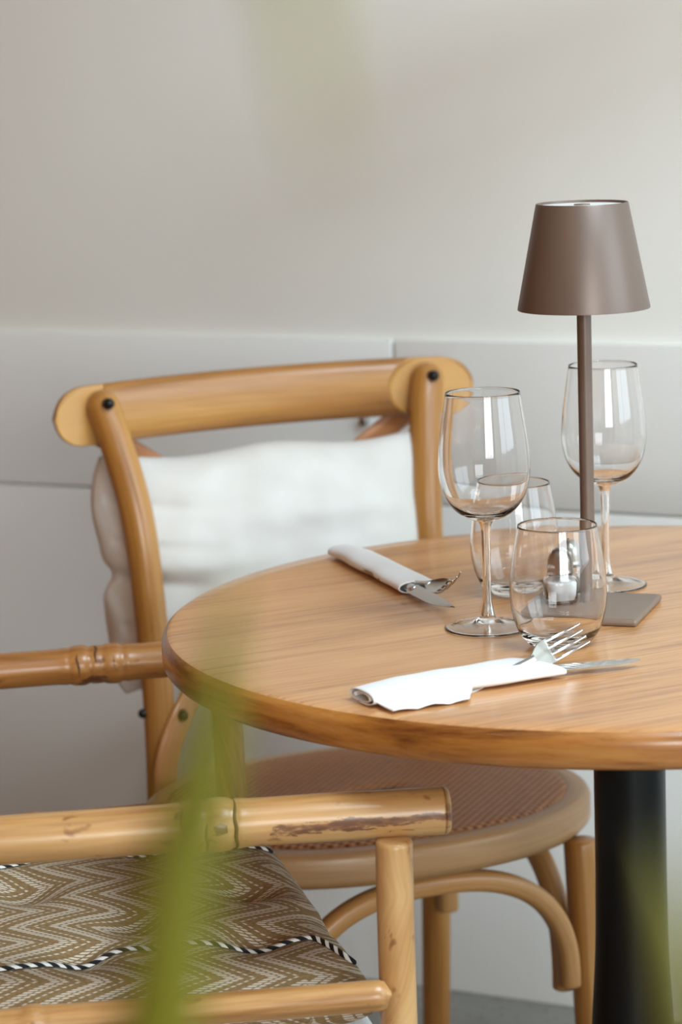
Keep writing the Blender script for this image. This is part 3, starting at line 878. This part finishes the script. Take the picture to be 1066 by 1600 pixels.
def place(o, loc, rot):
    o.location = loc; o.rotation_euler = rot; return o
def fork(label, loc, rz, ry=0, rx=0, grp=None, fs=.88):
    """fork along +x, tines toward +x, x=0 at neck"""
    m = MB()
    # handle + neck
    P = spl([(-.085, 0, .0120), (-.06, 0, .0088), (-.03, 0, .0058), (0, 0, .0050), (.010, 0, .0046)], 8)
    R = [((.0078 - .0048 * min(1, max(0, (p[0] + .12) / .10))) if p[0] < -.02 else .0030 + .0010 * max(0, (p[0]) / .01), .0011) for p in P]
    m.tube(P, R, 16, up=(0, 0, 1), cap='round', sq=2.5)
    # palm: curved plate widening, then four tines
    def zc(x_): return .0046 - .0052 * sin(min(1, max(0, (x_ - .008) / .034)) * pi * .5) + (.0098 * ((x_ - .036) / .030) ** 2 if x_ > .036 else 0)
    def Gp(side):
        def G(u, v):
            x_ = .008 + .026 * u; w = .0036 + .0082 * sin(min(1, u * 1.25) * pi / 2)
            y_ = (-1 + 2 * v) * w
            return Vector((x_, y_, zc(x_) + .0018 * (y_ / .012) ** 2 + side * .0008))
        return G
    for sd in (-1, 1): m.grid(Gp(sd), 16, 12)
    # side rims of the palm
    for sy in (-1, 1):
        m.tube([tuple(Gp(0)(u / 10, .5 + .5 * sy)) for u in range(11)], .0008, 8, up=(0, 0, 1), cap='round')
    for i in range(4):
        yo = (-1.5 + i) * .0069
        P = []
        for j in range(12):
            x_ = .033 + .037 * j / 11; P.append((x_, yo * (1 - .05 * j / 11), zc(x_) + .0018 * (yo / .012) ** 2))
        m.tube(P, [(.00185 - .0008 * j / 11, .0010 - .0003 * j / 11) for j in range(12)], 10, up=(0, 0, 1), cap='round', sq=2.6)
    m.v = [(a * fs, b * fs, c_ * fs) for a, b, c_ in m.v]
    o = m.build('fork', M['steel'])
    o.location = loc; o.rotation_euler = (rx, ry, rz)
    return tag(o, label, 'fork', grp)
def knife(label, loc, rz, ry=0, rx=0, grp=None, q0=.45):
    """knife along +x, blade tip toward +x, blade starts at x=0"""
    t = thing('knife', label, 'knife', loc, 0, grp); t.rotation_euler = (rx, ry, rz)
    m = MB(); rows = []
    for i in range(26):
        u = i / 25; x_ = .095 * u
        q_ = max(0, (u - q0) / (1 - q0)); up_ = .0055 - .0030 * q_ ** 2; lo = -.0072 + .0095 * q_ ** 2.2
        thk = .0013 * (1 - .35 * u)
        cy = (up_ + lo) / 2; hw = max(.0004, (up_ - lo) / 2)
        rows.append([(x_, cy + hw, thk), (x_, cy + hw, -thk), (x_, cy, -thk * .9), (x_, cy - hw, -.0002), (x_, cy - hw, .0002), (x_, cy, thk * .9)])
    m.loft(rows).build('blade', M['steel'], t, angle=35)
    P = spl([(.002, 0, 0), (-.01, 0, 0), (-.05, 0, 0), (-.115, 0, 0)], 6)
    MB().tube(P, [(.0050 + .0035 * min(1, max(0, -p[0]) / .1), .0028) for p in P], 16, up=(0, 0, 1), cap='round').build('handle', M['steel'], t)
    return t
# front bundle
fork('steel fork with tines raised toward the front tumbler, in the front napkin', (.1490, 2.1190, .7608), radians(38), radians(-11), radians(58), 'cutlery')
knife('steel knife whose blade points right from the front napkin', (.1560, 2.1130, .7560), radians(14), 0, radians(5), 'cutlery', .74)
# rear bundle
fork('steel fork poking from the rear rolled napkin toward the nearer wine glass', (.0790, 2.4480, .7598), radians(-60), radians(-8), radians(30), 'cutlery')
knife('steel knife in the rear rolled napkin, blade tip resting on the wood', (.0660, 2.4500, .7580), radians(-69), radians(1), radians(24), 'cutlery')

# ------------------------------------------------------------------ potted grass close to the camera
pot = thing('potted_plant', 'green blade-leaved potted plant, blurred in the nearest foreground', 'plant', (-.02, .36, 0))
PO = (-.02, .36, 0)
MB().lathe([(.0, .0), (.10, .0), (.105, .01), (.14, .27), (.15, .275), (.15, .31), (.135, .31), (.13, .28), (.0, .28)], c=(-.02, .36, 0), n=48).build('pot', M['pot'], pot, off=PO, angle=35)
MB().lathe([(.0, .292), (.08, .295), (.131, .29)], c=(-.02, .36, 0), n=32).build('soil', M['soil'], pot, off=PO)
def blade(pts, w, seed, mat='leaf', nrm=(0, -1, .2)):
    P = [Vector(p) for p in spl(pts, 10)]; m = MB(seed); nn = Vector(nrm).normalized(); N = len(P); rr = []
    for i, p in enumerate(P):
        T = (P[min(i + 1, N - 1)] - P[max(0, i - 1)]).normalized(); sd = T.cross(nn).normalized(); up = sd.cross(T)
        t = i / (N - 1); ww = w / 2 * (min(1, .25 + t * 3)) * (1 - max(0, (t - .6) / .4) ** 1.8) + .0003
        rr.append([m.add(p + sd * ww, (t, .0, 0)), m.add(p + up * .0006 - sd * 0, (t, .01, 0)), m.add(p - sd * ww, (t, .02, 0)), m.add(p - up * .0014, (t, .01, .1))])
    m.rings(rr); m.build('leaf', M[mat], pot, off=PO)
blade([(-.05, .38, .29), (-.055, .42, .7), (-.046, .45, 1.02), (-.034, .45, 1.115), (-.026, .45, 1.150), (-.019, .448, 1.186)], .0145, 1)
blade([(-.03, .40, .29), (-.06, .45, .8), (-.044, .46, 1.05), (-.033, .46, 1.10), (-.024, .458, 1.135)], .0090, 6)
blade([(.02, .38, .29), (.07, .40, .7), (.072, .40, 1.02), (.058, .40, 1.10), (.048, .40, 1.150)], .018, 2)
blade([(-.10, .36, .29), (-.20, .33, .8), (-.16, .30, 1.2), (-.07, .285, 1.33), (-.012, .28, 1.305), (.0005, .28, 1.262)], .0100, 3, 'leafy')
for i in range(14):
    a = random.uniform(0, 2 * pi); r = random.uniform(.02, .1); h_ = random.uniform(.55, .78); sp_ = random.uniform(.05, .16)
    b = (-.02 + r * cos(a), .36 + r * sin(a), .29)
    blade([b, (b[0] + sp_ * .4 * cos(a), b[1] + min(.04, sp_ * .4 * sin(a)), .29 + h_ * .6), (b[0] + sp_ * cos(a), b[1] + min(.06, sp_ * sin(a)), .29 + h_)], random.uniform(.008, .014), 10 + i)
